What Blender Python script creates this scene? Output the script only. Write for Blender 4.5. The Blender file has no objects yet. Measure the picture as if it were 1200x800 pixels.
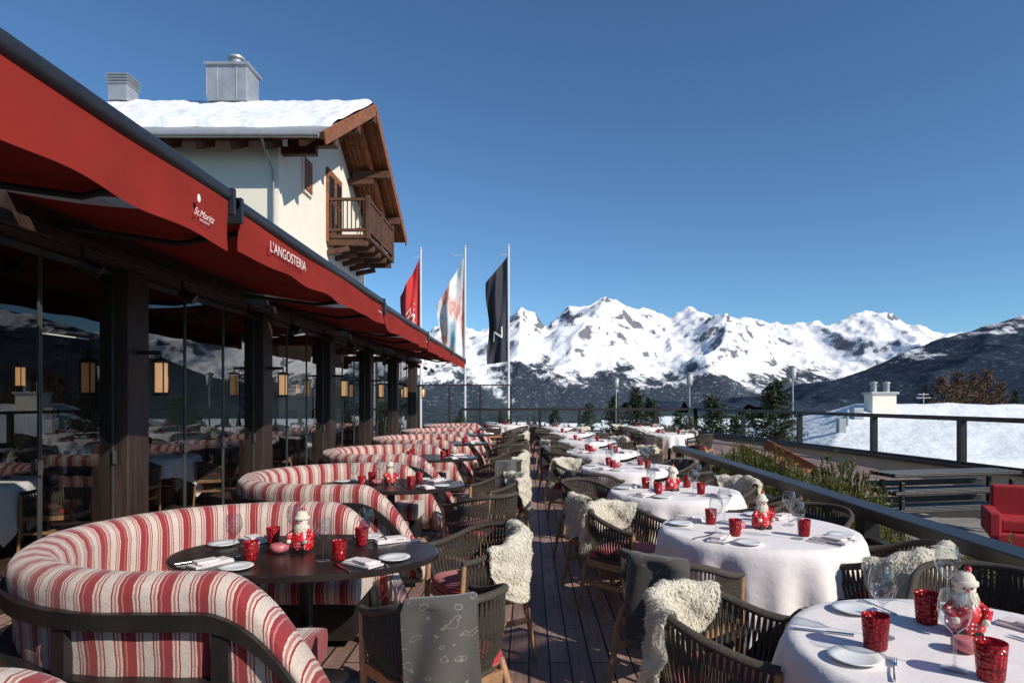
import bpy, math, random
import numpy as np
from mathutils import Vector, Matrix
random.seed(7); rnd=random.Random(11)
S=bpy.context.scene
R=math.radians
H=1.6; F=750.0; VX=620.0; VY=468.0
def WP(px,py,D): return ((px-VX)/F*D, D, H-(py-VY)/F*D)

# ---------------------------------------------------------------- materials
def newmat(name):
    m=bpy.data.materials.new(name); m.use_nodes=True
    nt=m.node_tree; b=nt.nodes.get('Principled BSDF'); return m,nt,b
def N(nt,t,**kw):
    n=nt.nodes.new(t)
    for k,v in kw.items():
        if k in n.inputs: n.inputs[k].default_value=v
        else: setattr(n,k,v)
    return n
def L(nt,a,b): nt.links.new(a,b)
def c4(c): return (c[0],c[1],c[2],1)
def mat(name,col,rough=.6,var=.25,scale=8,bump=.0,bscale=None,metal=0,stretch=(1,1,1),col2=None,spec=.5,coat=0,sheen=0,detail=5,transl=0,bdist=.02):
    m,nt,b=newmat(name)
    tc=N(nt,'ShaderNodeTexCoord'); mp=N(nt,'ShaderNodeMapping'); mp.inputs['Scale'].default_value=stretch
    L(nt,tc.outputs['Object'],mp.inputs['Vector'])
    no=N(nt,'ShaderNodeTexNoise',Scale=scale,Detail=detail,Roughness=.6); L(nt,mp.outputs[0],no.inputs['Vector'])
    rp=N(nt,'ShaderNodeValToRGB'); L(nt,no.outputs['Fac'],rp.inputs[0])
    if col2 is None: lo=[x*(1-var) for x in col]; hi=[min(1,x*(1+var)) for x in col]
    else: lo=col; hi=col2
    rp.color_ramp.elements[0].position=.3; rp.color_ramp.elements[1].position=.7
    rp.color_ramp.elements[0].color=c4(lo); rp.color_ramp.elements[1].color=c4(hi)
    L(nt,rp.outputs[0],b.inputs['Base Color'])
    b.inputs['Roughness'].default_value=rough; b.inputs['Metallic'].default_value=metal
    b.inputs['Specular IOR Level'].default_value=spec; b.inputs['Coat Weight'].default_value=coat
    b.inputs['Sheen Weight'].default_value=sheen
    if bump>0:
        n2=N(nt,'ShaderNodeTexNoise',Scale=bscale or scale*3,Detail=4.0); L(nt,mp.outputs[0],n2.inputs['Vector'])
        bp=N(nt,'ShaderNodeBump',Strength=bump,Distance=bdist); L(nt,n2.outputs['Fac'],bp.inputs['Height']); L(nt,bp.outputs[0],b.inputs['Normal'])
    if transl>0:
        out=[n for n in nt.nodes if n.type=='OUTPUT_MATERIAL'][0]
        t=N(nt,'ShaderNodeBsdfTranslucent'); L(nt,rp.outputs[0],t.inputs[0]); mx=N(nt,'ShaderNodeMixShader'); mx.inputs[0].default_value=transl
        L(nt,b.outputs[0],mx.inputs[1]); L(nt,t.outputs[0],mx.inputs[2]); L(nt,mx.outputs[0],out.inputs[0])
    return m
def glassmat(name,tint=(1,1,1),rough=0.0,f0=.05,f1=.85,pw=4.0):
    m,nt,b=newmat(name); nt.nodes.remove(b)
    out=[n for n in nt.nodes if n.type=='OUTPUT_MATERIAL'][0]
    tr=N(nt,'ShaderNodeBsdfTransparent'); tr.inputs[0].default_value=c4(tint)
    gl=N(nt,'ShaderNodeBsdfGlossy',Roughness=rough); lw=N(nt,'ShaderNodeLayerWeight'); lw.inputs['Blend'].default_value=.5
    p=N(nt,'ShaderNodeMath',operation='POWER'); p.inputs[1].default_value=pw; L(nt,lw.outputs['Facing'],p.inputs[0])
    a=N(nt,'ShaderNodeMath',operation='MULTIPLY_ADD'); a.inputs[1].default_value=f1; a.inputs[2].default_value=f0; L(nt,p.outputs[0],a.inputs[0])
    mx=N(nt,'ShaderNodeMixShader'); L(nt,a.outputs[0],mx.inputs[0]); L(nt,tr.outputs[0],mx.inputs[1]); L(nt,gl.outputs[0],mx.inputs[2])
    L(nt,mx.outputs[0],out.inputs[0])
    return m

M={}
M['oak']=mat('dark_stained_wood',(.032,.017,.012),.55,.5,3,.3,30,stretch=(6,6,.6))
M['blackwood']=mat('blackened_wood',(.017,.014,.013),.42,.35,6,.12,40,stretch=(1,1,1))
M['teak']=mat('teak_wood',(.33,.18,.09),.5,.3,14,.2,60)
M['rope']=mat('dark_rope',(.068,.054,.040),.8,.4,60,.6,300)
M['redcush']=mat('red_cushion_fabric',(.40,.012,.020),.85,.2,30,.4,400,sheen=.3)
M['awning']=mat('red_awning_fabric',(.235,.020,.014),.9,.12,2.5,.15,500,spec=.2)
M['awncover']=mat('black_awning_cover',(.02,.022,.028),.4,.2,5)
M['white']=mat('white_print',(.75,.72,.68),.7,.05)
M['plaster']=mat('cream_plaster',(.82,.76,.64),.9,.05,1.2,.3,40)
M['housewood']=mat('larch_wood',(.25,.09,.036),.65,.45,4,.4,20,stretch=(1,1,4))
M['housedark']=mat('dark_house_wood',(.085,.036,.019),.7,.4,5,.3,20)
M['snow']=mat('snow',(.80,.82,.85),.6,.05,1.2,.8,2.5,bdist=.12)
M['metal']=mat('galvanised_metal',(.42,.43,.44),.45,.15,3,metal=.5)
M['frame']=mat('door_frame_metal',(.13,.13,.13),.35,.15,3,metal=.6)
M['pole']=mat('white_pole_paint',(.62,.62,.62),.35,.05)
M['darkmetal']=mat('dark_rail_metal',(.024,.021,.020),.4,.2,4)
M['cloth']=mat('white_tablecloth',(.76,.70,.68),.9,.05,2.5,.5,7,sheen=.2)
M['china']=mat('white_china',(.8,.79,.77),.15,.02)
M['napkin']=mat('napkin_linen',(.70,.62,.60),.9,.1,30,.3,200)
M['steel']=mat('cutlery_steel',(.6,.6,.6),.2,.05,metal=1)
M['tabletop']=mat('dark_table_top',(.022,.015,.012),.3,.4,5,.1,30)
M['fleece']=mat('sheepskin_fleece',(.85,.80,.69),1.0,.06,25,0,120,transl=.4,spec=.1)
M['stone']=mat('paving_stone',(.24,.22,.20),.8,.25,1.5,.3,15)
M['beige']=mat('beige_render',(.46,.40,.32),.9,.1,1.5,.3,30)
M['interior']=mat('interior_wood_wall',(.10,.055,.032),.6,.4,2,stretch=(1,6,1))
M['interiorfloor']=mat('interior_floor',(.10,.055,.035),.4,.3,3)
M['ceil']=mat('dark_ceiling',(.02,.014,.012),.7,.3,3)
M['bark']=mat('bark',(.09,.055,.035),.9,.4,10,.6,30)
M['needle']=mat('conifer_needles',(.018,.036,.014),.7,.5,1.3,col2=(.06,.09,.030))
M['mugo']=mat('mugo_needles',(.045,.065,.014),.65,.5,3.5,col2=(.20,.20,.045),transl=.3)
M['larch']=mat('winter_larch_twigs',(.10,.05,.028),.9,.5,.6,col2=(.20,.11,.05))
M['dforest']=mat('distant_needles',(.014,.024,.019),.9,.5,.08,col2=(.040,.055,.045))
M['redlounge']=mat('red_outdoor_fabric',(.36,.012,.02),.8,.1,20,.3,200)
M['face']=mat('figurine_face',(.75,.62,.52),.5,.05)
M['black']=mat('black_paint',(.01,.01,.01),.4,.1)
M['glass']=glassmat('window_glass',(.84,.86,.85),0,.06,.85,3.0)
M['railglass']=glassmat('rail_glass',(.90,.93,.93),0,.03,.25,5)
M['wine']=glassmat('wine_glass_crystal',(.90,.92,.93),.02,.09,.8,2.2)
M['pink']=mat('rose_ceramic',(.55,.16,.17),.3,.1)

def m_lamp():
    m,nt,b=newmat('warm_lamp_shade'); b.inputs['Base Color'].default_value=(.8,.5,.25,1)
    b.inputs['Emission Color'].default_value=(1,.55,.25,1); b.inputs['Emission Strength'].default_value=.45; return m
M['lamp']=m_lamp()
def m_redglass():
    m,nt,b=newmat('red_pressed_glass'); out=[n for n in nt.nodes if n.type=='OUTPUT_MATERIAL'][0]
    tc=N(nt,'ShaderNodeTexCoord'); vo=N(nt,'ShaderNodeTexVoronoi',Scale=85.0); vo.inputs['Randomness'].default_value=.5; L(nt,tc.outputs['Object'],vo.inputs['Vector'])
    rp=N(nt,'ShaderNodeValToRGB'); rp.color_ramp.elements[0].color=(.70,.03,.03,1); rp.color_ramp.elements[1].color=(.14,.0,.006,1)
    rp.color_ramp.elements[1].position=.75
    L(nt,vo.outputs['Distance'],rp.inputs[0]); L(nt,rp.outputs[0],b.inputs['Base Color'])
    bp=N(nt,'ShaderNodeBump',Strength=.9,Distance=.006); L(nt,vo.outputs['Distance'],bp.inputs['Height']); L(nt,bp.outputs[0],b.inputs['Normal'])
    b.inputs['Roughness'].default_value=.12
    tr=N(nt,'ShaderNodeBsdfTransparent'); tr.inputs[0].default_value=(.8,.04,.04,1)
    mx=N(nt,'ShaderNodeMixShader'); mx.inputs[0].default_value=.28; L(nt,b.outputs[0],mx.inputs[1]); L(nt,tr.outputs[0],mx.inputs[2]); L(nt,mx.outputs[0],out.inputs[0])
    return m
M['redglass']=m_redglass()
def m_dots():
    m,nt,b=newmat('red_dotted_glaze')
    tc=N(nt,'ShaderNodeTexCoord'); vo=N(nt,'ShaderNodeTexVoronoi',Scale=62.0); vo.inputs['Randomness'].default_value=.4; L(nt,tc.outputs['Object'],vo.inputs['Vector'])
    rp=N(nt,'ShaderNodeValToRGB'); rp.color_ramp.interpolation='CONSTANT'
    rp.color_ramp.elements[0].color=(.75,.7,.68,1); rp.color_ramp.elements[1].color=(.50,.012,.015,1); rp.color_ramp.elements[1].position=.22
    L(nt,vo.outputs['Distance'],rp.inputs[0]); L(nt,rp.outputs[0],b.inputs['Base Color']); b.inputs['Roughness'].default_value=.3; return m
M['dots']=m_dots()
def m_stripe():
    m,nt,b=newmat('striped_upholstery')
    uv=N(nt,'ShaderNodeUVMap'); sp=N(nt,'ShaderNodeSeparateXYZ'); L(nt,uv.outputs[0],sp.inputs[0])
    wb=N(nt,'ShaderNodeTexNoise',Scale=9.0,Detail=2.0); L(nt,uv.outputs[0],wb.inputs['Vector'])
    wo=N(nt,'ShaderNodeMath',operation='MULTIPLY_ADD'); wo.inputs[1].default_value=.010; L(nt,wb.outputs['Fac'],wo.inputs[0]); L(nt,sp.outputs[0],wo.inputs[2])
    mu=N(nt,'ShaderNodeMath',operation='MULTIPLY'); mu.inputs[1].default_value=1/.155; L(nt,wo.outputs[0],mu.inputs[0])
    fr=N(nt,'ShaderNodeMath',operation='FRACT'); L(nt,mu.outputs[0],fr.inputs[0])
    rp=N(nt,'ShaderNodeValToRGB'); rp.color_ramp.interpolation='CONSTANT'; e=rp.color_ramp.elements
    cr=(.58,.49,.42); rd=(.28,.024,.030); pk=(.44,.16,.14)
    st=[(0,cr),(.18,rd),(.22,cr),(.27,pk),(.33,cr),(.38,rd),(.62,pk),(.66,rd),(.74,cr),(.79,pk),(.84,cr),(.88,rd),(.92,cr)]
    e[0].position=0; e[0].color=c4(cr); e[1].position=st[1][0]; e[1].color=c4(rd)
    for p,c in st[2:]:
        x=e.new(p); x.color=c4(c)
    L(nt,fr.outputs[0],rp.inputs[0])
    wv=N(nt,'ShaderNodeTexNoise',Scale=1.0,Detail=3.0); mp=N(nt,'ShaderNodeMapping'); mp.inputs['Scale'].default_value=(400,90,1)
    L(nt,uv.outputs[0],mp.inputs[0]); L(nt,mp.outputs[0],wv.inputs['Vector'])
    hs=N(nt,'ShaderNodeMixRGB',blend_type='MULTIPLY'); hs.inputs[0].default_value=.75
    r2=N(nt,'ShaderNodeValToRGB'); r2.color_ramp.elements[0].color=(.55,.5,.48,1); r2.color_ramp.elements[0].position=.3; r2.color_ramp.elements[1].position=.6
    L(nt,wv.outputs['Fac'],r2.inputs[0]); L(nt,rp.outputs[0],hs.inputs[1]); L(nt,r2.outputs[0],hs.inputs[2]); L(nt,hs.outputs[0],b.inputs['Base Color'])
    n5=N(nt,'ShaderNodeTexNoise',Scale=5.0,Detail=3.0); L(nt,uv.outputs[0],n5.inputs['Vector'])
    b0=N(nt,'ShaderNodeBump',Strength=.5,Distance=.03); L(nt,n5.outputs['Fac'],b0.inputs['Height'])
    bp=N(nt,'ShaderNodeBump',Strength=.4,Distance=.004); L(nt,wv.outputs['Fac'],bp.inputs['Height']); L(nt,b0.outputs[0],bp.inputs['Normal']); L(nt,bp.outputs[0],b.inputs['Normal'])
    b.inputs['Roughness'].default_value=.9; b.inputs['Sheen Weight'].default_value=.2
    return m
M['stripe']=m_stripe()
def m_deck():
    m,nt,b=newmat('deck_planks')
    tc=N(nt,'ShaderNodeTexCoord'); mp=N(nt,'ShaderNodeMapping'); mp.inputs['Rotation'].default_value=(0,0,R(90))
    L(nt,tc.outputs['Object'],mp.inputs[0])
    br=N(nt,'ShaderNodeTexBrick'); br.offset=.5; br.inputs['Scale'].default_value=1; br.inputs['Brick Width'].default_value=1.3; br.inputs['Row Height'].default_value=.125
    br.inputs['Mortar Size'].default_value=.007; br.inputs['Mortar Smooth'].default_value=.2
    br.inputs['Color1'].default_value=(.50,.33,.26,1); br.inputs['Color2'].default_value=(.28,.175,.14,1); br.inputs['Mortar'].default_value=(.016,.011,.010,1)
    L(nt,mp.outputs[0],br.inputs[0])
    mp2=N(nt,'ShaderNodeMapping'); mp2.inputs['Scale'].default_value=(30,1.6,1); L(nt,tc.outputs['Object'],mp2.inputs[0])
    no=N(nt,'ShaderNodeTexNoise',Scale=1.5,Detail=6.0,Roughness=.65); L(nt,mp2.outputs[0],no.inputs['Vector'])
    rp=N(nt,'ShaderNodeValToRGB'); rp.color_ramp.elements[0].position=.3; rp.color_ramp.elements[0].color=(.5,.48,.48,1); rp.color_ramp.elements[1].position=.72; rp.color_ramp.elements[1].color=(1.2,1.15,1.15,1)
    L(nt,no.outputs['Fac'],rp.inputs[0])
    mx=N(nt,'ShaderNodeMixRGB',blend_type='MULTIPLY'); mx.inputs[0].default_value=1; L(nt,br.outputs['Color'],mx.inputs[1]); L(nt,rp.outputs[0],mx.inputs[2])
    n3=N(nt,'ShaderNodeTexNoise',Scale=14.0,Detail=6.0,Roughness=.7); L(nt,tc.outputs['Object'],n3.inputs['Vector'])
    r3=N(nt,'ShaderNodeValToRGB'); r3.color_ramp.elements[0].position=.62; r3.color_ramp.elements[0].color=(0,0,0,1); r3.color_ramp.elements[1].position=.70; r3.color_ramp.elements[1].color=(.85,.85,.85,1)
    L(nt,n3.outputs['Fac'],r3.inputs[0])
    m2=N(nt,'ShaderNodeMixRGB'); m2.inputs[2].default_value=(.58,.52,.50,1); L(nt,r3.outputs[0],m2.inputs[0]); L(nt,mx.outputs[0],m2.inputs[1])
    n4=N(nt,'ShaderNodeTexNoise',Scale=1.1,Detail=3.0); L(nt,tc.outputs['Object'],n4.inputs['Vector'])
    r4=N(nt,'ShaderNodeValToRGB'); r4.color_ramp.elements[0].position=.35; r4.color_ramp.elements[0].color=(.62,.62,.62,1); r4.color_ramp.elements[1].position=.65; r4.color_ramp.elements[1].color=(1,1,1,1); L(nt,n4.outputs['Fac'],r4.inputs[0])
    m3=N(nt,'ShaderNodeMixRGB',blend_type='MULTIPLY'); m3.inputs[0].default_value=1; L(nt,m2.outputs[0],m3.inputs[1]); L(nt,r4.outputs[0],m3.inputs[2])
    L(nt,m3.outputs[0],b.inputs['Base Color']); b.inputs['Roughness'].default_value=.6
    bp=N(nt,'ShaderNodeBump',Strength=.8,Distance=.01,invert=True); L(nt,br.outputs['Fac'],bp.inputs['Height'])
    b2=N(nt,'ShaderNodeBump',Strength=.35,Distance=.004); L(nt,no.outputs['Fac'],b2.inputs['Height']); L(nt,bp.outputs[0],b2.inputs['Normal']); L(nt,b2.outputs[0],b.inputs['Normal'])
    return m
M['deck']=m_deck()
def m_blanket():
    m,nt,b=newmat('charcoal_patterned_blanket')
    uv=N(nt,'ShaderNodeUVMap'); mp=N(nt,'ShaderNodeMapping'); mp.inputs['Scale'].default_value=(20,20,1); L(nt,uv.outputs[0],mp.inputs[0])
    nz=N(nt,'ShaderNodeTexNoise',Scale=1.0,Detail=1.0); L(nt,mp.outputs[0],nz.inputs['Vector'])
    rp=N(nt,'ShaderNodeValToRGB'); e=rp.color_ramp.elements; e[0].position=.615; e[0].color=(.075,.068,.062,1); e[1].position=.622; e[1].color=(.18,.165,.15,1)
    x=e.new(.645); x.color=(.18,.165,.15,1); x=e.new(.652); x.color=(.075,.068,.062,1)
    L(nt,nz.outputs['Fac'],rp.inputs[0]); L(nt,rp.outputs[0],b.inputs['Base Color']); b.inputs['Roughness'].default_value=.95; b.inputs['Sheen Weight'].default_value=.3
    n2=N(nt,'ShaderNodeTexNoise',Scale=220.0,Detail=2.0); L(nt,uv.outputs[0],n2.inputs['Vector']); bp=N(nt,'ShaderNodeBump',Strength=.6,Distance=.004); L(nt,n2.outputs['Fac'],bp.inputs['Height']); L(nt,bp.outputs[0],b.inputs['Normal'])
    return m
M['blanket']=m_blanket()
def m_mountain(name,forest_z,rock_lo,forestcol,rockcol=(.10,.10,.115),bd=25.0,sp0=.56,sp1=.74,patch=(.40,.44,.50),snowc=(.88,.88,.89),famp=1500):
    m,nt,b=newmat(name)
    g=N(nt,'ShaderNodeNewGeometry'); sp=N(nt,'ShaderNodeSeparateXYZ'); L(nt,g.outputs['Normal'],sp.inputs[0])
    pz=N(nt,'ShaderNodeSeparateXYZ'); L(nt,g.outputs['Position'],pz.inputs[0])
    mp=N(nt,'ShaderNodeMapping'); mp.inputs['Scale'].default_value=(1,.45,1); L(nt,g.outputs['Position'],mp.inputs[0])
    n1=N(nt,'ShaderNodeTexNoise',Scale=.007,Detail=9.0,Roughness=.68); L(nt,mp.outputs[0],n1.inputs['Vector'])
    a=N(nt,'ShaderNodeMath',operation='MULTIPLY_ADD'); a.inputs[1].default_value=.9; L(nt,n1.outputs['Fac'],a.inputs[0]); L(nt,sp.outputs[2],a.inputs[2])
    r1=N(nt,'ShaderNodeMapRange'); r1.inputs['From Min'].default_value=rock_lo; r1.inputs['From Max'].default_value=rock_lo+.08; L(nt,a.outputs[0],r1.inputs[0])
    mx=N(nt,'ShaderNodeMixRGB'); mx.inputs[1].default_value=c4(rockcol); mx.inputs[2].default_value=c4(snowc); L(nt,r1.outputs[0],mx.inputs[0])
    n2=N(nt,'ShaderNodeTexNoise',Scale=.003,Detail=9.0,Roughness=.72); L(nt,mp.outputs[0],n2.inputs['Vector'])
    f=N(nt,'ShaderNodeMath',operation='MULTIPLY_ADD'); f.inputs[1].default_value=famp; L(nt,n2.outputs['Fac'],f.inputs[0]); L(nt,pz.outputs[2],f.inputs[2])
    r2=N(nt,'ShaderNodeMapRange'); r2.inputs['From Min'].default_value=forest_z+famp/2-40; r2.inputs['From Max'].default_value=forest_z+famp/2+60; L(nt,f.outputs[0],r2.inputs[0])
    n3=N(nt,'ShaderNodeTexNoise',Scale=.03,Detail=5.0,Roughness=.8); L(nt,g.outputs['Position'],n3.inputs['Vector'])
    r3=N(nt,'ShaderNodeValToRGB'); r3.color_ramp.elements[0].position=sp0; r3.color_ramp.elements[0].color=c4(forestcol); r3.color_ramp.elements[1].position=sp1; r3.color_ramp.elements[1].color=c4(patch)
    L(nt,n3.outputs['Fac'],r3.inputs[0])
    m2=N(nt,'ShaderNodeMixRGB'); L(nt,r2.outputs[0],m2.inputs[0]); L(nt,r3.outputs[0],m2.inputs[1]); L(nt,mx.outputs[0],m2.inputs[2])
    L(nt,m2.outputs[0],b.inputs['Base Color']); b.inputs['Roughness'].default_value=.9; b.inputs['Specular IOR Level'].default_value=.1
    bp=N(nt,'ShaderNodeBump',Strength=1.0,Distance=bd); L(nt,n1.outputs['Fac'],bp.inputs['Height']); L(nt,bp.outputs[0],b.inputs['Normal'])
    return m
M['mtn']=m_mountain('snowy_rock',215,1.085,(.040,.052,.072),bd=20,sp0=.56,sp1=.72,patch=(.46,.50,.56),rockcol=(.16,.165,.19),famp=1500)  # aerial haze is painted into the bluish rock and forest colours
M['fmtn']=m_mountain('forest_slope',420,1.0,(.022,.034,.054),bd=12,sp0=.54,sp1=.80,patch=(.18,.22,.29))  # blue of the forest colour stands in for distance haze
M['valley']=m_mountain('valley_forest_floor',900,1.0,(.024,.036,.040),bd=4,sp0=.54,sp1=.70,patch=(.45,.48,.53))

# ---------------------------------------------------------------- mesh builder
class MB:
    def __init__(s): s.v=[];s.f=[];s.m=[];s.s=[];s.u=[]
    def add(s,vs,fs,mi=0,sm=False,uv=None):
        o=len(s.v); s.v+= [tuple(p) for p in vs]; s.u+= list(uv) if uv else [(0,0)]*len(vs)
        for f in fs: s.f.append(tuple(i+o for i in f)); s.m.append(mi); s.s.append(sm)
    def box(s,c,sz,mi=0,rz=0,mtx=None):
        hx,hy,hz=[a/2 for a in sz]; vs=[]
        for z in(-hz,hz):
            for x,y in((-hx,-hy),(hx,-hy),(hx,hy),(-hx,hy)):
                p=Vector((x,y,z))
                if mtx is not None: p=mtx@p
                elif rz: p=Matrix.Rotation(rz,3,'Z')@p
                vs.append(p+Vector(c))
        s.add(vs,[(3,2,1,0),(4,5,6,7),(0,1,5,4),(1,2,6,5),(2,3,7,6),(3,0,4,7)],mi)
    def beam(s,p0,p1,w,h,mi=0):
        p0=Vector(p0);p1=Vector(p1); d=p1-p0; q=d.to_track_quat('Y','Z').to_matrix()
        s.box((p0+p1)/2,(w,d.length,h),mi,mtx=q)
    def tube(s,pts,r,n=8,mi=0,closed=False,sm=True):
        pts=[Vector(p) for p in pts]; k=len(pts); rs=r if isinstance(r,(list,tuple)) else [r]*k
        vs=[];fs=[]; up=None
        for i,p in enumerate(pts):
            if closed: d=pts[(i+1)%k]-pts[i-1]
            else: d=pts[min(i+1,k-1)]-pts[max(i-1,0)]
            d.normalize()
            if up is None:
                up=Vector((0,0,1)) if abs(d.z)<.9 else Vector((1,0,0))
            a=up-d*up.dot(d)
            if a.length<1e-4: a=d.orthogonal()
            a.normalize(); b=d.cross(a); up=a
            for j in range(n):
                t=2*math.pi*j/n; vs.append(p+(a*math.cos(t)+b*math.sin(t))*rs[i])
        rng=k if closed else k-1
        for i in range(rng):
            for j in range(n):
                a0=i*n+j;a1=i*n+(j+1)%n;b0=((i+1)%k)*n+j;b1=((i+1)%k)*n+(j+1)%n
                fs.append((a0,a1,b1,b0))
        s.add(vs,fs,mi,sm)
        if not closed: s.add(vs[:n],[tuple(range(n))[::-1]],mi); s.add(vs[-n:],[tuple(range(n))],mi)
    def lathe(s,prof,n=24,mi=0,c=(0,0,0),sm=True):
        vs=[];fs=[]
        for r,z in prof:
            for j in range(n):
                t=2*math.pi*j/n; vs.append((c[0]+r*math.cos(t),c[1]+r*math.sin(t),c[2]+z))
        for i in range(len(prof)-1):
            for j in range(n):
                fs.append((i*n+j,i*n+(j+1)%n,(i+1)*n+(j+1)%n,(i+1)*n+j))
        s.add(vs,fs,mi,sm)
    def grid(s,fn,nu,nv,mi=0,sm=True,uvfn=None):
        vs=[];uv=[]
        for i in range(nu+1):
            for j in range(nv+1):
                vs.append(fn(i/nu,j/nv)); uv.append(uvfn(i/nu,j/nv) if uvfn else (i/nu,j/nv))
        fs=[(i*(nv+1)+j,(i+1)*(nv+1)+j,(i+1)*(nv+1)+j+1,i*(nv+1)+j+1) for i in range(nu) for j in range(nv)]
        s.add(vs,fs,mi,sm,uv)
    def mesh(s,name,mats):
        me=bpy.data.meshes.new(name); me.from_pydata(s.v,[],s.f)
        for m in mats: me.materials.append(M[m] if isinstance(m,str) else m)
        me.polygons.foreach_set('material_index',s.m); me.polygons.foreach_set('use_smooth',s.s)
        uvl=me.uv_layers.new(name='UVMap'); li=np.empty(len(me.loops),dtype=np.int32); me.loops.foreach_get('vertex_index',li)
        uvl.data.foreach_set('uv',np.array(s.u,dtype=np.float32)[li].ravel()); me.update(); return me
    def obj(s,name,mats,parent=None,bevel=0,loc=(0,0,0),rz=0):
        return place(name,s.mesh(name,mats),loc,rz,parent=parent,bevel=bevel)
def place(name,me,loc=(0,0,0),rz=0,scale=(1,1,1),parent=None,bevel=0):
    o=bpy.data.objects.new(name,me); S.collection.objects.link(o); o.location=loc; o.rotation_euler=(0,0,rz); o.scale=scale
    if parent: o.parent=parent
    if bevel:
        b=o.modifiers.new('bevel','BEVEL'); b.width=bevel; b.segments=2; b.limit_method='ANGLE'; b.angle_limit=R(40)
    return o
def empty(name):
    e=bpy.data.objects.new(name,None); S.collection.objects.link(e); e.empty_display_size=.2; return e
def textgeo(txt,size,shear=0):
    cu=bpy.data.curves.new('t','FONT'); cu.body=txt; cu.size=size; cu.shear=shear; cu.align_x='CENTER'; cu.align_y='CENTER'
    ob=bpy.data.objects.new('t',cu); S.collection.objects.link(ob); dg=bpy.context.evaluated_depsgraph_get()
    me=bpy.data.meshes.new_from_object(ob.evaluated_get(dg)); vs=[v.co.copy() for v in me.vertices]; fs=[tuple(p.vertices) for p in me.polygons]
    bpy.data.objects.remove(ob); bpy.data.meshes.remove(me); return vs,fs

# ---------------------------------------------------------------- noise
perm=np.random.RandomState(3).permutation(256); perm=np.concatenate([perm,perm])
ga=np.random.RandomState(5).rand(256)*2*np.pi
def perlin(x,y,seed=0):
    x=x+seed*17.3; y=y+seed*9.7
    xi=np.floor(x).astype(int); yi=np.floor(y).astype(int); xf=x-xi; yf=y-yi
    def g(a,b,dx,dy):
        h=perm[(perm[a&255]+b)&255]; t=ga[h]; return np.cos(t)*dx+np.sin(t)*dy
    u=xf**3*(xf*(xf*6-15)+10); v=yf**3*(yf*(yf*6-15)+10)
    n00=g(xi,yi,xf,yf);n10=g(xi+1,yi,xf-1,yf);n01=g(xi,yi+1,xf,yf-1);n11=g(xi+1,yi+1,xf-1,yf-1)
    return (n00*(1-u)+n10*u)*(1-v)+(n01*(1-u)+n11*u)*v
def ridged(x,y,o=6,seed=0,gain=.5):
    s=0;a=1.0;w=1.0;t=0
    for i in range(o):
        n=1-np.abs(perlin(x,y,seed+i))*1.6; n=n*n; s=s+n*a*w; w=np.clip(n*1.2,0,1); t+=a; a*=gain; x=x*2.03;y=y*2.03
    return s/t
def fbm(x,y,o=5,seed=0):
    s=0;a=1.0
    for i in range(o): s=s+perlin(x,y,seed+i)*a; a*=.5; x=x*2.0;y=y*2.0
    return s
def heightmesh(name,X,Y,Z,m):
    nx,ny=X.shape; co=np.stack([X,Y,Z],-1).reshape(-1,3); idx=np.arange(nx*ny).reshape(nx,ny)
    q=np.stack([idx[:-1,:-1],idx[1:,:-1],idx[1:,1:],idx[:-1,1:]],-1).reshape(-1,4)
    me=bpy.data.meshes.new(name); me.vertices.add(len(co)); me.vertices.foreach_set('co',co.ravel().astype(np.float32))
    me.loops.add(q.size); me.loops.foreach_set('vertex_index',q.ravel().astype(np.int32)); me.polygons.add(len(q))
    me.polygons.foreach_set('loop_start',(np.arange(len(q))*4).astype(np.int32)); me.polygons.foreach_set('loop_total',np.full(len(q),4,np.int32))
    me.materials.append(M[m]); me.update(calc_edges=True); me.polygons.foreach_set('use_smooth',np.ones(len(q),bool)); me.validate(); return place(name,me)

# ---------------------------------------------------------------- mountains
Y0=8000.
xs=np.linspace(-7000,11000,860); ys=np.linspace(4700,9800,260); X,Y=np.meshgrid(xs,ys,indexing='ij')
pp=[(-300,400),(300,405),(440,402),(480,394),(520,382),(560,388),(590,374),(612,362),(640,380),(668,358),(690,352),(705,347),(725,356),(745,360),(785,368),(808,355),(828,364),(850,372),(900,376),(930,383),(965,382),(1000,366),(1020,358),(1040,362),(1060,374),(1095,394),(1200,425),(1700,430)]
prof=np.interp(X,[(p[0]-VX)/F*Y0 for p in pp],[(VY-p[1])/F*Y0 for p in pp])
t=(Y-Y0); fall=np.where(t<0,np.clip(1+t/3200,0,1)**.95,np.clip(1-t/1900,0,1))
warp=fbm(X/1500,Y/1500,3,9)*350
rg=ridged((X+warp)/1500,(Y+warp)/2600,5,2,.42)
Z=prof*fall+(rg-.55)*390*np.clip(fall*(1.10-fall)*3.6,0,1)
Z+=(ridged(X/400,Y/500,4,31,.45)-.5)*(45+48*fall)*np.clip(fall*4,0,1)
Z-=60*(1-np.clip(fall*6,0,1))
heightmesh('snowy_mountains',X,Y,Z,'mtn')
Y1=3500.
xs=np.linspace(700,7000,420); ys=np.linspace(900,5200,230); X,Y=np.meshgrid(xs,ys,indexing='ij')
pp=[(760,480),(900,474),(940,462),(1000,437),(1060,412),(1120,396),(1160,380),(1200,366),(1300,345),(1700,300)]
prof=np.interp(X,[(p[0]-VX)/F*Y1 for p in pp],[(VY-p[1])/F*Y1 for p in pp])
t=(Y-Y1); fall=np.where(t<0,np.clip(1+t/2300,0,1)**1.1,np.clip(1-t/1600,0,1))
Z=prof*fall+(ridged(X/900,Y/900,5,14,.45)-.5)*110*np.clip(fall*(1.15-fall)*3.6,0,1)+fbm(X/80,Y/80,3,4)*8*fall-50*(1-fall)
heightmesh('forested_mountain',X,Y,Z,'fmtn')

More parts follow.
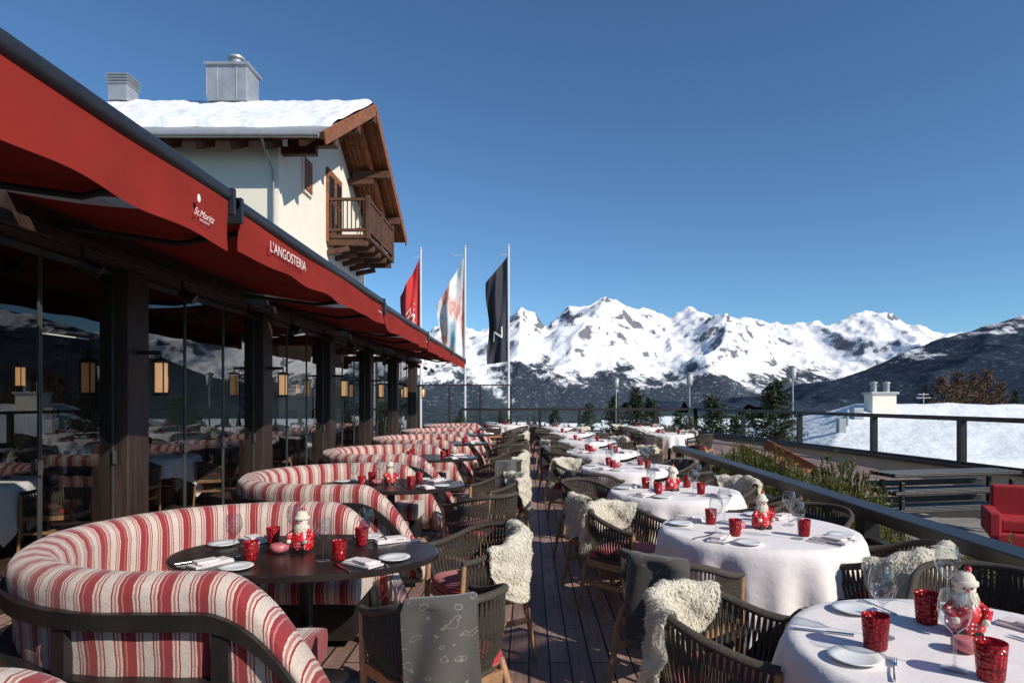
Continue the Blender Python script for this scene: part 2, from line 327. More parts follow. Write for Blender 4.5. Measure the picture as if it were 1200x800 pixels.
# ---------------------------------------------------------------- ground
xs=np.concatenate([np.linspace(-16000,-300,16),np.linspace(-280,280,57),np.linspace(300,16000,16)])
ys=np.concatenate([np.linspace(-4000,-200,6),np.linspace(-180,480,67),np.linspace(520,16000,20)])
X,Y=np.meshgrid(xs,ys,indexing='ij'); d=np.sqrt(X**2+Y**2)
Z=-7-50*np.clip((d-50)/450,0,1)+fbm(X/60,Y/60,3,6)*2.0
heightmesh('ground',X,Y,Z,'valley')

# ---------------------------------------------------------------- terrace deck
mb=MB(); mb.box((-.7,4.6,-.1),(6.75,14.4,.2)); mb.obj('terrace_floor',['deck'])
mb=MB(); mb.box((1.95,20.05,-.1),(12.05,16.3,.2)); mb.obj('terrace_floor',['deck'])
mb=MB(); mb.box((6.3,5,-.62),(7.2,13,.2)); mb.obj('lower_terrace_paving',['stone'])
mb=MB(); mb.box((2,14,-4),(12,29,6.6)); mb.obj('terrace_substructure',['beige'])

mb=MB(); XR=2.6
mb.beam((XR,-1.5,.75),(XR,11.2,.75),.19,.09)
mb.beam((XR,-1.5,.50),(XR,11.2,.50),.07,.11); mb.beam((XR,-1.5,.22),(XR,11.2,.22),.07,.11)
for i in range(9): mb.box((XR,-1.2+i*1.53,.35),(.13,.13,.70))
mb.obj('timber_railing',['blackwood'],bevel=.008)

def railing(name,pts,base,top,glass=True,cw=.14,ch=.10,pw=.14):
    mb=MB()
    for (a,b) in zip(pts[:-1],pts[1:]):
        a=Vector(a);b=Vector(b)
        mb.beam((a.x,a.y,top-ch/2),(b.x,b.y,top-ch/2),cw,ch); mb.beam((a.x,a.y,base+.07),(b.x,b.y,base+.07),.09,.08)
        if glass:
            A=Vector((a.x,a.y,0));B=Vector((b.x,b.y,0)); d=(B-A).normalized()*.08; A+=d;B-=d
            mb.add([(A.x,A.y,base+.12),(B.x,B.y,base+.12),(B.x,B.y,top-ch),(A.x,A.y,top-ch)],[(0,1,2,3)],1)
    for a in pts: mb.box((a[0],a[1],(base+top-ch)/2),(pw,pw,top-base-ch-.004))
    return mb.obj(name,['blackwood','railglass'])
pl=[]
for px in (1600,1300,1127,1024,937,871,815):
    D=11.67/((px-620)/750+.146); pl.append((11.67-.146*D,D))
railing('glass_railing',pl,.12,1.23)
a=pl[-1]; far=[a]
x=a[0]
while x>-2.5: x-=1.75; far.append((x,28.2+ (a[1]-28.2)*(x+2.5)/(a[0]+2.5)))
railing('glass_railing',far,.02,1.22)
mb=MB()
for p,q in zip(pl[:-1],pl[1:]): mb.beam((p[0]+.05,p[1],-.9),(q[0]+.05,q[1],-.9),.3,2.0)
mb.obj('retaining_wall',['beige'])
mb=MB()
for p,q in zip(pl[:-1],pl[1:]): mb.beam((p[0]-.02,p[1],.13),(q[0]-.02,q[1],.13),.42,.08)
mb.obj('wall_coping',['blackwood'])
mb=MB(); x0=-5.6;yy=25.4
for i in range(5):
    xx=x0+i*1.22; mb.box((xx,yy,1.08),(.07,.07,2.12),0)
    if i<4:
        mb.add([(xx+.05,yy,.1),(xx+1.17,yy,.1),(xx+1.17,yy,2.1),(xx+.05,yy,2.1)],[(0,1,2,3)],1)
mb.beam((x0,yy,2.17),(x0+4.88,yy,2.17),.06,.05); mb.beam((x0,yy,.06),(x0+4.88,yy,.06),.05,.06)
mb.obj('glass_windscreen',['darkmetal','railglass'])

# ---------------------------------------------------------------- restaurant pavilion
pav=empty('restaurant_pavilion')
posts=[-.0+6.3+3.12*k for k in range(-3,6)]
mb=MB()
for y in posts: mb.box((-4.02,y,1.42),(.36,.34,2.84))
mb.obj('posts',['oak'],pav,.012)
mb=MB(); y0=posts[0]-.5;y1=posts[-1]+.2
mb.box((-4.02,(y0+y1)/2,2.98),(.5,y1-y0,.28)); mb.box((-3.72,(y0+y1)/2,2.90),(.06,y1-y0,.10))
mb.box((-4.02,(y0+y1)/2,.02),(.2,y1-y0,.04)); mb.obj('header_beam',['oak'],pav,.01)
mb=MB(); g=MB()
for a,b in zip(posts[:-1],posts[1:]):
    a+=.17;b-=.17; n=3; w=(b-a)/n
    for i in range(n):
        u0=a+i*w;u1=u0+w; xo=-3.98
        for yy in(u0+.010,u1-.010): mb.box((xo,yy,1.44),(.022,.009,2.78))
        mb.box((xo,(u0+u1)/2,.08),(.03,w-.04,.07)); mb.box((xo,(u0+u1)/2,2.80),(.03,w-.04,.05))
        g.add([(xo,u0+.016,.12),(xo,u1-.016,.12),(xo,u1-.016,2.77),(xo,u0+.016,2.77)],[(0,1,2,3)],0)
        mb.box((xo+.03,u1-.03,1.05),(.03,.015,.12),0)
mb.obj('door_frames',['frame'],pav); g.obj('door_glass',['glass'],pav)
mb=MB()
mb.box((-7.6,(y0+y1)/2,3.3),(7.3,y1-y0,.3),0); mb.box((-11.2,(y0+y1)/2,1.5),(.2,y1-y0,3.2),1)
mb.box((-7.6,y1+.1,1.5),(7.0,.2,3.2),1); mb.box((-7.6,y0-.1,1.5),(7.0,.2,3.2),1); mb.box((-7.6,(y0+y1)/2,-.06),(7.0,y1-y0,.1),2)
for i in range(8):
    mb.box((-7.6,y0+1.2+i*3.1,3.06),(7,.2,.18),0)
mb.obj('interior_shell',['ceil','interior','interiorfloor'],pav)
mb=MB(); mb.box((-6.6,(y0+y1)/2,3.55),(5.2,y1-y0+.2,.2)); mb.obj('roof_slab',['darkmetal'],pav)
mb=MB()
mb.box((-.10,0,.17),(.2,.03,.03),0); mb.tube([(0,0,.17),(0,0,.11)],.008,6,0)
mb.lathe([(.001,-.13),(.048,-.13),(.048,.09),(.001,.09)],16,1)
for k in range(4):
    a=k*math.pi/2+.78; mb.tube([(.06*math.cos(a),.06*math.sin(a),-.15),(.06*math.cos(a),.06*math.sin(a),.11)],.006,5,0)
mb.lathe([(.001,.13),(.07,.115),(.07,.10),(.001,.10)],16,0); mb.lathe([(.001,-.155),(.065,-.155),(.065,-.14),(.001,-.14)],16,0)
lan=mb.mesh('wall_lantern',['black','lamp'])
for y in posts[2:]: place('wall_lantern',lan,(-3.62,y,1.84),scale=(1.15,1.15,1.3))
for y in posts[2:]: place('wall_lantern',lan,(-6.2,y+1.5,1.9))
mb=MB(); mb.tube([(0,0,0),(0,0,-.1)],.015,6); mb.tube([(-.02,0,-.13),(.12,.02,-.2)],.055,12)
sl=mb.mesh('ceiling_spotlight',['black'])
for y in posts[2:]:
    place('ceiling_spotlight',sl,(-3.68,y+.5,2.86)); place('ceiling_spotlight',sl,(-3.68,y+2.1,2.86),.4)

# ---------------------------------------------------------------- awnings
segs=[(-.6,4.44,2.63,2.98),(4.62,9.12,2.665,2.95),(9.24,13.1,2.62,2.90),(13.22,17.2,2.6,2.86),(17.3,20.8,2.58,2.84)]
XA=-2.1
for k,(a,b,zb,zt) in enumerate(segs):
    e=empty('awning')
    mb=MB()
    def val(u,v,a=a,b=b,zb=zb,zt=zt): 
        y=a+(b-a)*u; return (XA+.02*math.sin(y*5)*(1-v)+ .02*(1-v)+.008*math.sin(y*2.3+v*4), y, zb+(zt-zb)*v + .008*math.sin(y*7)*(1-v))
    mb.grid(val,80,5)
    mb.grid(lambda u,v: (XA-.02+(-1.8)*v,a+(b-a)*u, zt+.02+.16*v-.06*math.sin(v*math.pi)+.008*math.sin(u*30)*math.sin(v*math.pi)),60,8)
    mb.obj('fabric',['awning'],e)
    mb=MB(); mb.tube([(XA-.02,a-.05,zt+.045),(XA-.02,b+.05,zt+.045)],.055,14)
    for q in (a+.5,b-.5):
        mb.tube([(-3.85,q,3.0),(-3.0,q+.35,zt-.02),(XA-.05,q,zt)],.025,8)
    mb.box((XA-.02,b+.03,zt+.0),(.13,.04,.18)); mb.box((XA-.02,a-.03,zt+.0),(.13,.04,.18))
    mb.obj('front_bar_and_arms',['awncover'],e)
    mb=MB(); labels=[]
    if k==0: labels=[("St.Moritz",.065,4.02,.5,-.05),("RESTAURANT",.020,4.03,0,-.09)]
    if k==1: labels=[("L'ANGOSTERIA",.12,5.45,0,.0)]
    if k>=1: labels+= [("o  ristorante",.045,b-.35,.3,.0)]
    for tx,sz,yc,sh,dz_ in labels:
        vs,fs=textgeo(tx,sz,sh); mb.add([(XA+.058,yc+v.x,(zb+zt)/2+dz_+v.y) for v in vs],fs)
    if k==0:
        mb.add([(XA+.058,3.96+.020*math.cos(t*.5236),2.845+.026*math.sin(t*.5236)) for t in range(12)],[tuple(range(12))])
    if mb.v: mb.obj('lettering',['white'],e)

# ---------------------------------------------------------------- chalet house
ho=empty('chalet_house')
XW=-6.4; XE=-5.0; YN=15.6; YF=25.9; YR=20.75; ZE=8.1; ZR=11.1; sl_=(ZR-ZE)/(YR-YN); XL=-17
def rz_(y): return ZE+(min(y-YN,YF-y))*sl_
mb=MB(); ya=16.35;yb=24.9; dz=.33
mb.add([(XL,ya,-7),(XW,ya,-7),(XW,ya,rz_(ya)-dz),(XL,ya,rz_(ya)-dz)],[(0,1,2,3)])
mb.add([(XW,ya,-7),(XW,yb,-7),(XW,yb,rz_(yb)-dz),(XW,YR,ZR-dz),(XW,ya,rz_(ya)-dz)],[(0,1,2,3,4)])
mb.add([(XL,yb,-7),(XW,yb,-7),(XW,yb,rz_(yb)-dz),(XL,yb,rz_(yb)-dz)],[(3,2,1,0)])
mb.obj('walls',['plaster'],ho)
mb=MB()
for (p,q) in ((YN,YR),(YF,YR)):
    vs=[]
    for x in (XL,XE):
        for (y,z) in ((p,ZE),(q,ZR)):
            vs.append((x,y,z)); vs.append((x,y,z-.16))
    mb.add(vs,[(0,2,6,4),(1,5,7,3),(0,4,5,1),(2,3,7,6),(4,6,7,5),(0,1,3,2)],0)
for (p,q) in ((YN-.05,YR),(YF+.05,YR)):
    mb.beam((XE+.03,p,ZE-.14),(XE+.03,q,ZR-.14+.03),.05,.34,0)
n=9
for i in range(1,n):
    x=XE-.16*i
    for (p,q) in ((YN+.02,YR-.05),(YF-.02,YR-.05)):
        mb.beam((x,p,ZE-.17),(x,q,ZR-.19),.02,.02,1)
x=XE-.55
for (p,q) in ((YN+.02,YR),(YF-.02,YR)): mb.beam((x,p,ZE-.24),(x,q,ZR-.25),.14,.15,0)
for y in (16.6,18.8,YR,22.7,24.6):
    z=rz_(y)-.42; mb.box(((XW+XE)/2+.1,y,z),(1.25,.24,.26),1); mb.box((XW+.45,y,z-.24),(.9,.2,.2),1)
x=XL+.4
while x<XW+.2:
    mb.beam((x,YN+.08,ZE-.27),(x,ya+.02,rz_(ya)-.36),.16,.2,1); x+=.85
mb.obj('roof_timber',['housewood','housedark'],ho,.01)
mb=MB(); mb.tube([(XL,YN-.1,ZE-.08),(XE-.1,YN-.1,ZE-.08)],.08,10); mb.tube([(XW-.1,YN-.1,ZE-.1),(XW-.1,ya-.1,7.4),(XW-.1,ya-.1,3)],.035,8)
mb.add([(XL,YN-.02,ZE+.012),(XE-.03,YN-.02,ZE+.012),(XE-.03,YN+1.5,rz_(YN+1.5)+.02),(XL,YN+1.5,rz_(YN+1.5)+.02)],[(0,1,2,3)])
mb.obj('gutter_and_eave_sheet',['metal'],ho)
mb=MB()
def snowf(u,v):
    x=XL+(XE-.05-XL)*u; w_=float(perlin(np.array([x*.9]),np.array([3.3]),5)[0]); yv=YN+.75+.35*w_+(YF-.24-YN-.75)*v; z=rz_(yv)
    e=min(v,1-v)*10; e2=(XE-x)
    th=.17*min(1,(e/.25 if e<.25 else 1))**.5*min(1,max(0,e2/.18))**.5
    th*=1+.6*float(perlin(np.array([x*.8]),np.array([yv*.8]),2)[0])+.4*float(perlin(np.array([x*3.]),np.array([yv*3.]),4)[0])
    return (x+.05*float(perlin(np.array([yv*2.]),np.array([3.1]),2)[0]),yv,z+.024+th)
mb.grid(snowf,150,70); mb.obj('roof_snow',['snow'],ho)
mb=MB()
xc=-9.4; mb.box((xc,YR-.4,ZR+.35),(1.25,.9,1.1),0); mb.box((xc,YR-.4,ZR+.93),(1.4,1.05,.08),0); mb.lathe([(.2,0),(.2,.3),(.26,.32),(.26,.4),(.001,.5)],14,0,(xc+.1,YR-.4,ZR+.95))
mb.box((xc-.63,YR-.85,ZR+.4),(.02,.02,.9),0)
for q in(-.3,.3): mb.box((xc+q,YR-.862,ZR+.35),(.02,.02,1.0),0)
xc=-12.9; mb.box((xc,YR-.4,ZR+.3),(.6,.6,.8),0)
for i in range(4): mb.box((xc,YR-.4,ZR+.42+i*.09),(.7,.7,.03),0)
mb.obj('chimneys',['metal'],ho,.01)
mb=MB()
mb.box((XW+.03,18.35,8.0),(.08,.75,1.05),1); mb.box((XW+.05,18.35,8.0),(.09,.6,.9),0)
mb.box((XW+.03,20.9,7.75),(.1,1.5,2.35),0)
for yy in(20.5,21.25): mb.box((XW+.07,yy,7.9),(.06,.5,1.6),2)
mb.box((XW+.08,20.9,7.9),(.07,.05,1.7),0); mb.box((XW+.08,20.9,7.9),(.07,1.2,.05),0)
mb.obj('windows_and_door',['housewood','plaster','black'],ho,.006)
mb=MB(); bx=-5.06; b0=20.2;b1=23.8; zf=6.75; zt=7.92
mb.box(((XW+bx)/2,(b0+b1)/2,zf),(bx-XW,b1-b0,.12),0)
for i in range(5):
    yy=b0+.1+i*(b1-b0-.2)/4; mb.beam((XW,yy,zf-.18),(bx-.05,yy,zf-.18),.14,.2,0); mb.beam((XW,yy,zf-.5),(XW+.7,yy,zf-.36),.12,.16,0)
for (p,q) in (((XW,b0+.03),(bx-.03,b0+.03)),((bx-.03,b0+.03),(bx-.03,b1-.03)),((bx-.03,b1-.03),(XW,b1-.03))):
    P=Vector((*p,0));Q=Vector((*q,0)); n=int((Q-P).length/.12)
    for zz in (zt,zf+.2): mb.beam((p[0],p[1],zz),(q[0],q[1],zz),.09,.09,0)
    for i in range(1,n):
        c=P+(Q-P)*i/n; mb.box((c.x,c.y,(zt+zf+.2)/2),(.035,.035,zt-zf-.28),0)
for p in ((bx-.03,b0+.03),(bx-.03,b1-.03),(bx-.03,(b0+b1)/2)): mb.box((p[0],p[1],(zf+zt)/2+.02),(.13,.13,zt-zf+.2),0)
mb.obj('balcony',['housedark'],ho,.008)

# ---------------------------------------------------------------- flags
def flag_mat(kind):
    m,nt,b=newmat('flag_fabric_'+kind); b.inputs['Roughness'].default_value=.7
    if kind=='red': b.inputs['Base Color'].default_value=(.5,.02,.02,1)
    elif kind=='black': b.inputs['Base Color'].default_value=(.018,.022,.035,1)
    else:
        uv=N(nt,'ShaderNodeUVMap'); no=N(nt,'ShaderNodeTexNoise',Scale=2.3,Detail=4.0); L(nt,uv.outputs[0],no.inputs['Vector'])
        rp=N(nt,'ShaderNodeValToRGB'); e=rp.color_ramp.elements; e[0].position=.36;e[0].color=(.20,.48,.65,1);e[1].position=.43;e[1].color=(.7,.72,.74,1)
        x=e.new(.50); x.color=(.72,.66,.64,1); x=e.new(.56); x.color=(.6,.22,.2,1); x=e.new(.64); x.color=(.72,.5,.42,1)
        L(nt,no.outputs['Fac'],rp.inputs[0]); L(nt,rp.outputs[0],b.inputs['Base Color'])
    return m
def flag(px,ptop,kind,w,Lh,sag,txt=None):
    D=29.2; X=(px-VX)/F*D; zt=H+(VY-ptop)/F*D; e=empty('flagpole')
    mb=MB(); mb.tube([(X,D,-7),(X,D,zt)],[.07,.045],12,0); mb.lathe([(.001,.12),(.06,.06),(.001,0)],12,0,(X,D,zt)); mb.tube([(X-.05,D,zt-.35),(X-w*.4,D-.02,zt-.4)],.015,6)
    mb.obj('pole',['pole'],e)
    def fn(u,v):
        rip=math.sin(u*7+v*3)*.12+math.sin(u*13-v*5+px)*.06
        ww=w*(1-.22*math.sin(v*math.pi*1.0)*.5-.25*max(0,v-.6))
        x=X-.06-ww*u+.05*math.sin(v*9+u*3)*u; z=zt-.45-sag*u-v*(Lh-sag*u*.9)
        return (x,D+rip*(.3+u),z)
    mb=MB(); mb.grid(fn,30,50); mb.obj('flag',[flag_mat(kind)],e)
    if txt:
        mb=MB(); vs,fs=textgeo(txt[0],txt[1])
        def mp(v):
            vv=min(1,max(0,txt[2]-v.y*(1 if not txt[3] else 0)/Lh + (v.x/Lh if txt[3] else 0))); uu=min(1,max(0,.5-(v.x if not txt[3] else v.y)/w)); p=fn(uu,vv); return (p[0],p[1]-.02,p[2])
        mb.add([mp(v) for v in vs],fs); mb.obj('lettering',['white'],e)
flag(493,292,'red',.90,4.8,1.7,("HOTEL",.62,.55,True))
flag(545,290,'white',1.25,4.7,2.2)
flag(596,289,'black',1.0,4.8,1.2,("N",.8,.70,False))

# ---------------------------------------------------------------- booth sofa
def booth_mesh():
    r=.93; xa=.86; pts=[]
    n1=26;n2=44
    for i in range(n1): pts.append((xa*(1-i/n1),-r))
    for i in range(n2+1):
        a=-math.pi/2-math.pi*i/n2; pts.append((r*math.cos(a),r*math.sin(a)))
    for i in range(1,n1+1): pts.append((xa*.9*(i/n1),r))
    s=[0]
    for p,q in zip(pts[:-1],pts[1:]): s.append(s[-1]+math.dist(p,q))
    T=s[-1]; nor=[]
    for i in range(len(pts)):
        p=pts[max(i-1,0)];q=pts[min(i+1,len(pts)-1)]; dx,dy=q[0]-p[0],q[1]-p[1]; l=math.hypot(dx,dy); nor.append((-dy/l,dx/l))
    nn=[]
    for p,q in zip(pts,nor):
        o=(p[0]-(p[0] if p[0]>0 else 0),p[1])
        if q[0]*o[0]+q[1]*o[1]<0: q=(-q[0],-q[1])
        nn.append(q)
    def k(si):
        d=min(si,T-si); t=min(1,d/.55); return .12+.88*math.sin(t*math.pi/2)**.8
    mb=MB()
    def sweep(prof,mi,closed=True,scale=True,i0=0,i1=None,sm=True):
        i1=i1 or len(pts); vs=[];uv=[]; m=len(prof)
        for i in range(i0,i1):
            kk=k(s[i]) if scale else 1
            for j,(o,z) in enumerate(prof):
                if mi==0: o=o+.006*math.sin(s[i]*9+z*7)+.004*math.sin(s[i]*23+j)
                zz=.06+(z-.06)*kk; vs.append((pts[i][0]+nn[i][0]*o,pts[i][1]+nn[i][1]*o,zz)); uv.append((s[i]+o*.0,z+o))
        fs=[]; cnt=i1-i0; mm=m if closed else m-1
        for i in range(cnt-1):
            for j in range(mm): fs.append((i*m+j,(i+1)*m+j,(i+1)*m+(j+1)%m,i*m+(j+1)%m))
        mb.add(vs,fs,mi,sm,uv)
        if closed:
            mb.add(vs[:m],[tuple(range(m))],mi,False,uv[:m]); mb.add(vs[-m:],[tuple(range(m))[::-1]],mi,False,uv[-m:])
    back=[(-.07,.30),(-.10,.45),(-.11,.62),(-.115,.75),(-.10,.81),(-.065,.85),(-.01,.868),(.045,.862),(.085,.835),(.10,.79),(.095,.72),(.075,.5),(.075,.12),(-.03,.12)]
    sweep(back,0)
    sweep([(.07,.655),(.07,.725),(.13,.725),(.13,.655)],1,sm=False)
    sweep([(.065,.36),(.065,.45),(.135,.45),(.135,.36)],1,sm=False)
    sweep([(.05,.04),(.05,.12),(.12,.12),(.12,.04)],1,sm=False)
    sweep([(-.09,.30),(-.09,.43),(-.14,.455),(-.3,.465),(-.48,.455),(-.53,.43),(-.545,.39),(-.53,.30)],0,scale=False,i0=7,i1=len(pts)-7)
    sweep([(-.05,.06),(-.05,.30),(-.50,.30),(-.50,.06)],1,scale=False,i0=8,i1=len(pts)-8,sm=False)
    for i in (14,30,48,66,84):
        if i<len(pts):
            p=pts[i];q=nn[i]; a=math.atan2(q[1],q[0]); mb.box((p[0]+q[0]*.10,p[1]+q[1]*.10,.36),(.04,.07,.62),1,rz=a)
    return mb.mesh('booth_sofa',['stripe','blackwood'])
BM=booth_mesh()
booths=[(-1.66,.80,1.0),(-1.66,3.66,1.0),(-1.80,6.50,1.04),(-1.92,9.55,1.10),(-1.95,12.7,1.12),(-1.98,15.8,1.12),(-1.98,18.9,1.12)]
for x,y,s in booths: place('booth_sofa',BM,(x,y,0),scale=(s,s,1))

# ---------------------------------------------------------------- chairs
def rail(s):
    W=.285; straight=.24; arc=math.pi*.5*(.285+.27)/2
    tot=straight+arc; d=(1-abs(s))*tot; sg=1 if s>0 else -1
    if d<straight: x=W;y=.22-d; nx,ny=1,0
    else:
        a=(d-straight)/arc*math.pi/2; x=W*math.cos(a); y=-.02-.27*math.sin(a); nx,ny=math.cos(a),-math.sin(a)
    t=min(1,max(0,(.22-y)/.5)); z=.655+.115*(t*t*(3-2*t)); return (x*sg,y,z,nx*sg,ny)
def chair_mesh():
    mb=MB()
    for sx in(-1,1):
        mb.tube([(sx*.265,.255,0),(sx*.272,.225,.35),(sx*.285,.21,.65)],[.014,.02,.017],8,0)
        mb.tube([(sx*.225,-.30,0),(sx*.212,-.235,.35),(sx*.20,-.19,.46)],[.014,.02,.018],8,0)
        mb.beam((sx*.255,.22,.24),(sx*.215,-.24,.24),.022,.03,0)
        mb.beam((sx*.262,.20,.39),(sx*.215,-.20,.39),.03,.05,0)
    mb.beam((-.25,.215,.39),(.25,.215,.39),.03,.05,0); mb.beam((-.2,-.21,.39),(.2,-.21,.39),.03,.05,0); mb.beam((-.24,0,.24),(.24,0,.24),.022,.03,0)
    def cu(u,v):
        a=u*2*math.pi; pw=.45; ca,sa=math.cos(a),math.sin(a)
        q=math.sin(v*math.pi)**.45; zz=-math.cos(v*math.pi)
        return (.245*q*math.copysign(abs(ca)**pw,ca),.01+.235*q*math.copysign(abs(sa)**pw,sa),.455+.045*math.copysign(abs(zz)**.7,zz)+ (.012*(1-q) if zz>0 else 0))
    mb.grid(cu,40,14,1)
    top=[rail(-1+2*i/40)[:3] for i in range(41)]; mb.tube(top,.019,8,2)
    low=[]
    for i in range(33):
        s_=-1+2*i/32; x,y,z,nx,ny=rail(s_*.98); low.append((x*.9,y*.86,.43))
    mb.tube(low,.014,6,2)
    n=54
    for i in range(n+1):
        for sh in(-.03,.03):
            s0=-1+2*i/n; s1=max(-1,min(1,s0+sh)); x,y,z,nx,ny=rail(s0); x1,y1,z1,_,_=rail(s1*.98)
            mb.tube([(x,y,z),((x+x1*.9)/2+nx*.012,(y+y1*.86)/2+ny*.012,(z+.43)/2),(x1*.9,y1*.86,.43)],.0058,4,2,sm=False)
    return mb.mesh('armchair',['teak','redcush','rope'])
CH=chair_mesh()
def drape(s0,s1,inl,outl,fur,seed,mats,name):
    rr=random.Random(seed); mb=MB()
    tot=inl+outl+.08
    def fn(u,v,off=0):
        ed=0; uu=u
        if fur:
            ed=.03*math.sin(u*5+seed)+.012*math.sin(u*13+seed*2)
            w_=1-.22*abs(2*v-1)**2.5; uu=.5+(u-.5)*w_+.02*math.sin(v*7+seed)
        s=s0+(s1-s0)*uu; x,y,z,nx,ny=rail(s)
        l=-(inl+ed)+ (tot+ed*2)*v
        if fur: l*= (1-.30*abs(2*u-1)**3)
        th=.036+off+(.007*math.sin(u*31+v*17)+.006*math.sin(u*13-v*29) if fur else 0)
        if l<-.04: o=-th-.015*math.sin(u*11+v*3); dz=l+.04
        elif l>.04: o=th+.018*math.sin(u*9+v*4+seed)+.02*max(0,l-.1); dz=-(l-.04)
        else:
            a=(l/.04)*math.pi/2; o=th*math.sin(a); dz=th*math.cos(a)
        return (x+nx*o,y+ny*o,z+dz)
    mb.grid(fn,34,40,0,uvfn=lambda u,v:(u*(s1-s0)*.6,v*tot))
    if fur:
        P=Vector
        for i in range(15000):
            u=rr.random();v=rr.random()
            if rr.random()<.10: u=rr.choice((0,1))*.97+.015
            if rr.random()<.10: v=rr.choice((0,1))*.97+.015
            p=P(fn(u,v)); q=P(fn(min(1,u+.01),v)); w=P(fn(u,min(1,v+.01))); n=(q-p).cross(w-p)
            if n.length<1e-9: continue
            n.normalize(); x,y,z,nx,ny=rail(s0+(s1-s0)*u)
            l=-inl+tot*v; on=P((nx,ny,0))*(1 if l>0.04 else (-1 if l<-.04 else 0))+P((0,0,1 if abs(l)<.05 else 0))
            if n.dot(on)<0: n=-n
            cl=math.sin(u*60)*math.sin(v*55)*.25
            d=(n*.28+P((rr.uniform(-.35,.35)+cl,rr.uniform(-.35,.35),-.55+rr.uniform(-.3,.3)))).normalized()*rr.uniform(.010,.020)
            t=n.cross(d); 
            if t.length<1e-6: continue
            t=t.normalized()*.0042
            mb.add([p+n*.003-t,p+n*.003+t,p+n*.003+d],[(0,1,2)],0,False)
    else:
        # fringe along the outer hem
        for i in range(60):
            p=Vector(fn(i/60,1)); mb.tube([p,p+Vector((rr.uniform(-.003,.003),rr.uniform(-.003,.003),-.035))],.0016,3,0,sm=False)
    return mb.mesh(name,mats)
FUR=[drape(-.55,.42,.26,.34,True,3,['fleece'],'sheepskin_throw'),drape(-.75,.15,.22,.32,True,8,['fleece'],'sheepskin_throw')]
BLK=[drape(-.40,.02,.12,.42,False,1,['blanket'],'folded_blanket'),drape(-.1,.34,.15,.38,False,5,['blanket'],'folded_blanket')]
def chair(x,y,tx,ty,dr=None,jit=.0):
    th=math.atan2(-(tx-x),(ty-y))+jit
    place('armchair',CH,(x,y,0),th)
    if dr:
        if dr[0]=='f': place('sheepskin_throw',FUR[dr[1]],(x,y,0),th)
        else: place('folded_blanket',BLK[dr[1]],(x,y,0),th)

# ---------------------------------------------------------------- tables
def cloth_mesh():
    mb=MB(); n=144
    vs=[];fs=[]
    rows=[0.0,.2,.4,.55,.585]
    for r in rows:
        for j in range(n):
            t=2*math.pi*j/n; vs.append((r*math.cos(t),r*math.sin(t),.752+.0015*math.sin(5*t+r*20)))
    K=12
    for i in range(1,K+1):
        v=i/K
        for j in range(n):
            t=2*math.pi*j/n; drop=.86/max(abs(math.cos(t)),abs(math.sin(t)))-.6
            f=.5*math.sin(11*t+.7)+.4*math.sin(19*t+2.1)+.3*math.sin(6*t+.3)
            r=.603+.012*min(1,v*4)+v*(.03+.070*f*drop/.4)
            vs.append((r*math.cos(t),r*math.sin(t),.75-.006-(drop)*v))
    m=len(vs)//n
    for i in range(m-1):
        for j in range(n): fs.append((i*n+j,i*n+(j+1)%n,(i+1)*n+(j+1)%n,(i+1)*n+j))
    mb.add(vs,fs,0,True)
    mb.lathe([(.001,.03),(.26,.02),(.27,0),(.001,0)],20,1); mb.lathe([(.035,.02),(.035,.74)],12,1); mb.lathe([(.001,.735),(.585,.735),(.585,.71),(.001,.71)],32,1)
    return mb.mesh('round_dining_table',['cloth','darkmetal'])
CT=cloth_mesh()
mb=MB(); mb.lathe([(.001,.752),(.555,.752),(.565,.745),(.565,.722),(.55,.715),(.001,.715)],56,0,sm=False); mb.lathe([(.03,0.02),(.03,.72)],12,1); mb.lathe([(.001,.03),(.25,.02),(.26,0),(.001,0)],20,1)
DT=mb.mesh('oval_dining_table',['tabletop','darkmetal'])
mb=MB(); mb.lathe([(.001,.002),(.036,.002),(.034,.005),(.006,.010),(.004,.02),(.004,.10),(.012,.112),(.034,.135),(.043,.165),(.041,.195),(.034,.225)],32); mb.tube([(.034*math.cos(t*.2618),.034*math.sin(t*.2618),.225) for t in range(24)],.0009,4,0,closed=True); WG=mb.mesh('wine_glass',['wine'])
mb=MB(); mb.lathe([(.001,.001),(.031,.001),(.033,.008),(.040,.10),(.0385,.102),(.037,.10),(.030,.012),(.001,.010)],28); TB=mb.mesh('red_tumbler',['redglass'])
mb=MB(); mb.lathe([(.001,.003),(.055,.002),(.06,.004),(.083,.014),(.082,.017),(.058,.008),(.001,.007)],36); PL=mb.mesh('side_plate',['china'])
mb=MB(); mb.lathe([(.001,.001),(.03,.001),(.05,.018),(.052,.036),(.045,.048),(.04,.05),(.001,.05)],24); BO=mb.mesh('candle_bowl',['pink'])
mb=MB()
mb.box((0,0,.006),(.10,.20,.010)); mb.box((.008,.01,.015),(.085,.17,.008),rz=.06); mb.box((-.005,-.02,.0235),(.07,.11,.009),rz=-.1)
NP=mb.mesh('folded_napkin',['napkin'])
mb=MB()
mb.tube([(0,-.095,.004),(0,-.03,.006),(0,.03,.005)],[.005,.003,.003],6)
mb.box((0,.048,.004),(.02,.03,.002))
for i in range(4): mb.box((-.009+.006*i,.082,.004),(.0028,.045,.002))
FK=mb.mesh('table_fork',['steel'])
mb=MB(); mb.tube([(0,-.11,.004),(0,-.02,.005)],[.006,.004],6); mb.add([(-.006,-.02,.003),(.006,-.02,.003),(.009,.08,.003),(0,.11,.003),(-.006,.09,.003)],[(0,1,2,3,4)]); mb.add([(-.006,-.02,.005),(.006,-.02,.005),(.009,.08,.005),(0,.11,.005),(-.006,.09,.005)],[(0,1,2,3,4)])
KN=mb.mesh('table_knife',['steel'])
mb=MB()
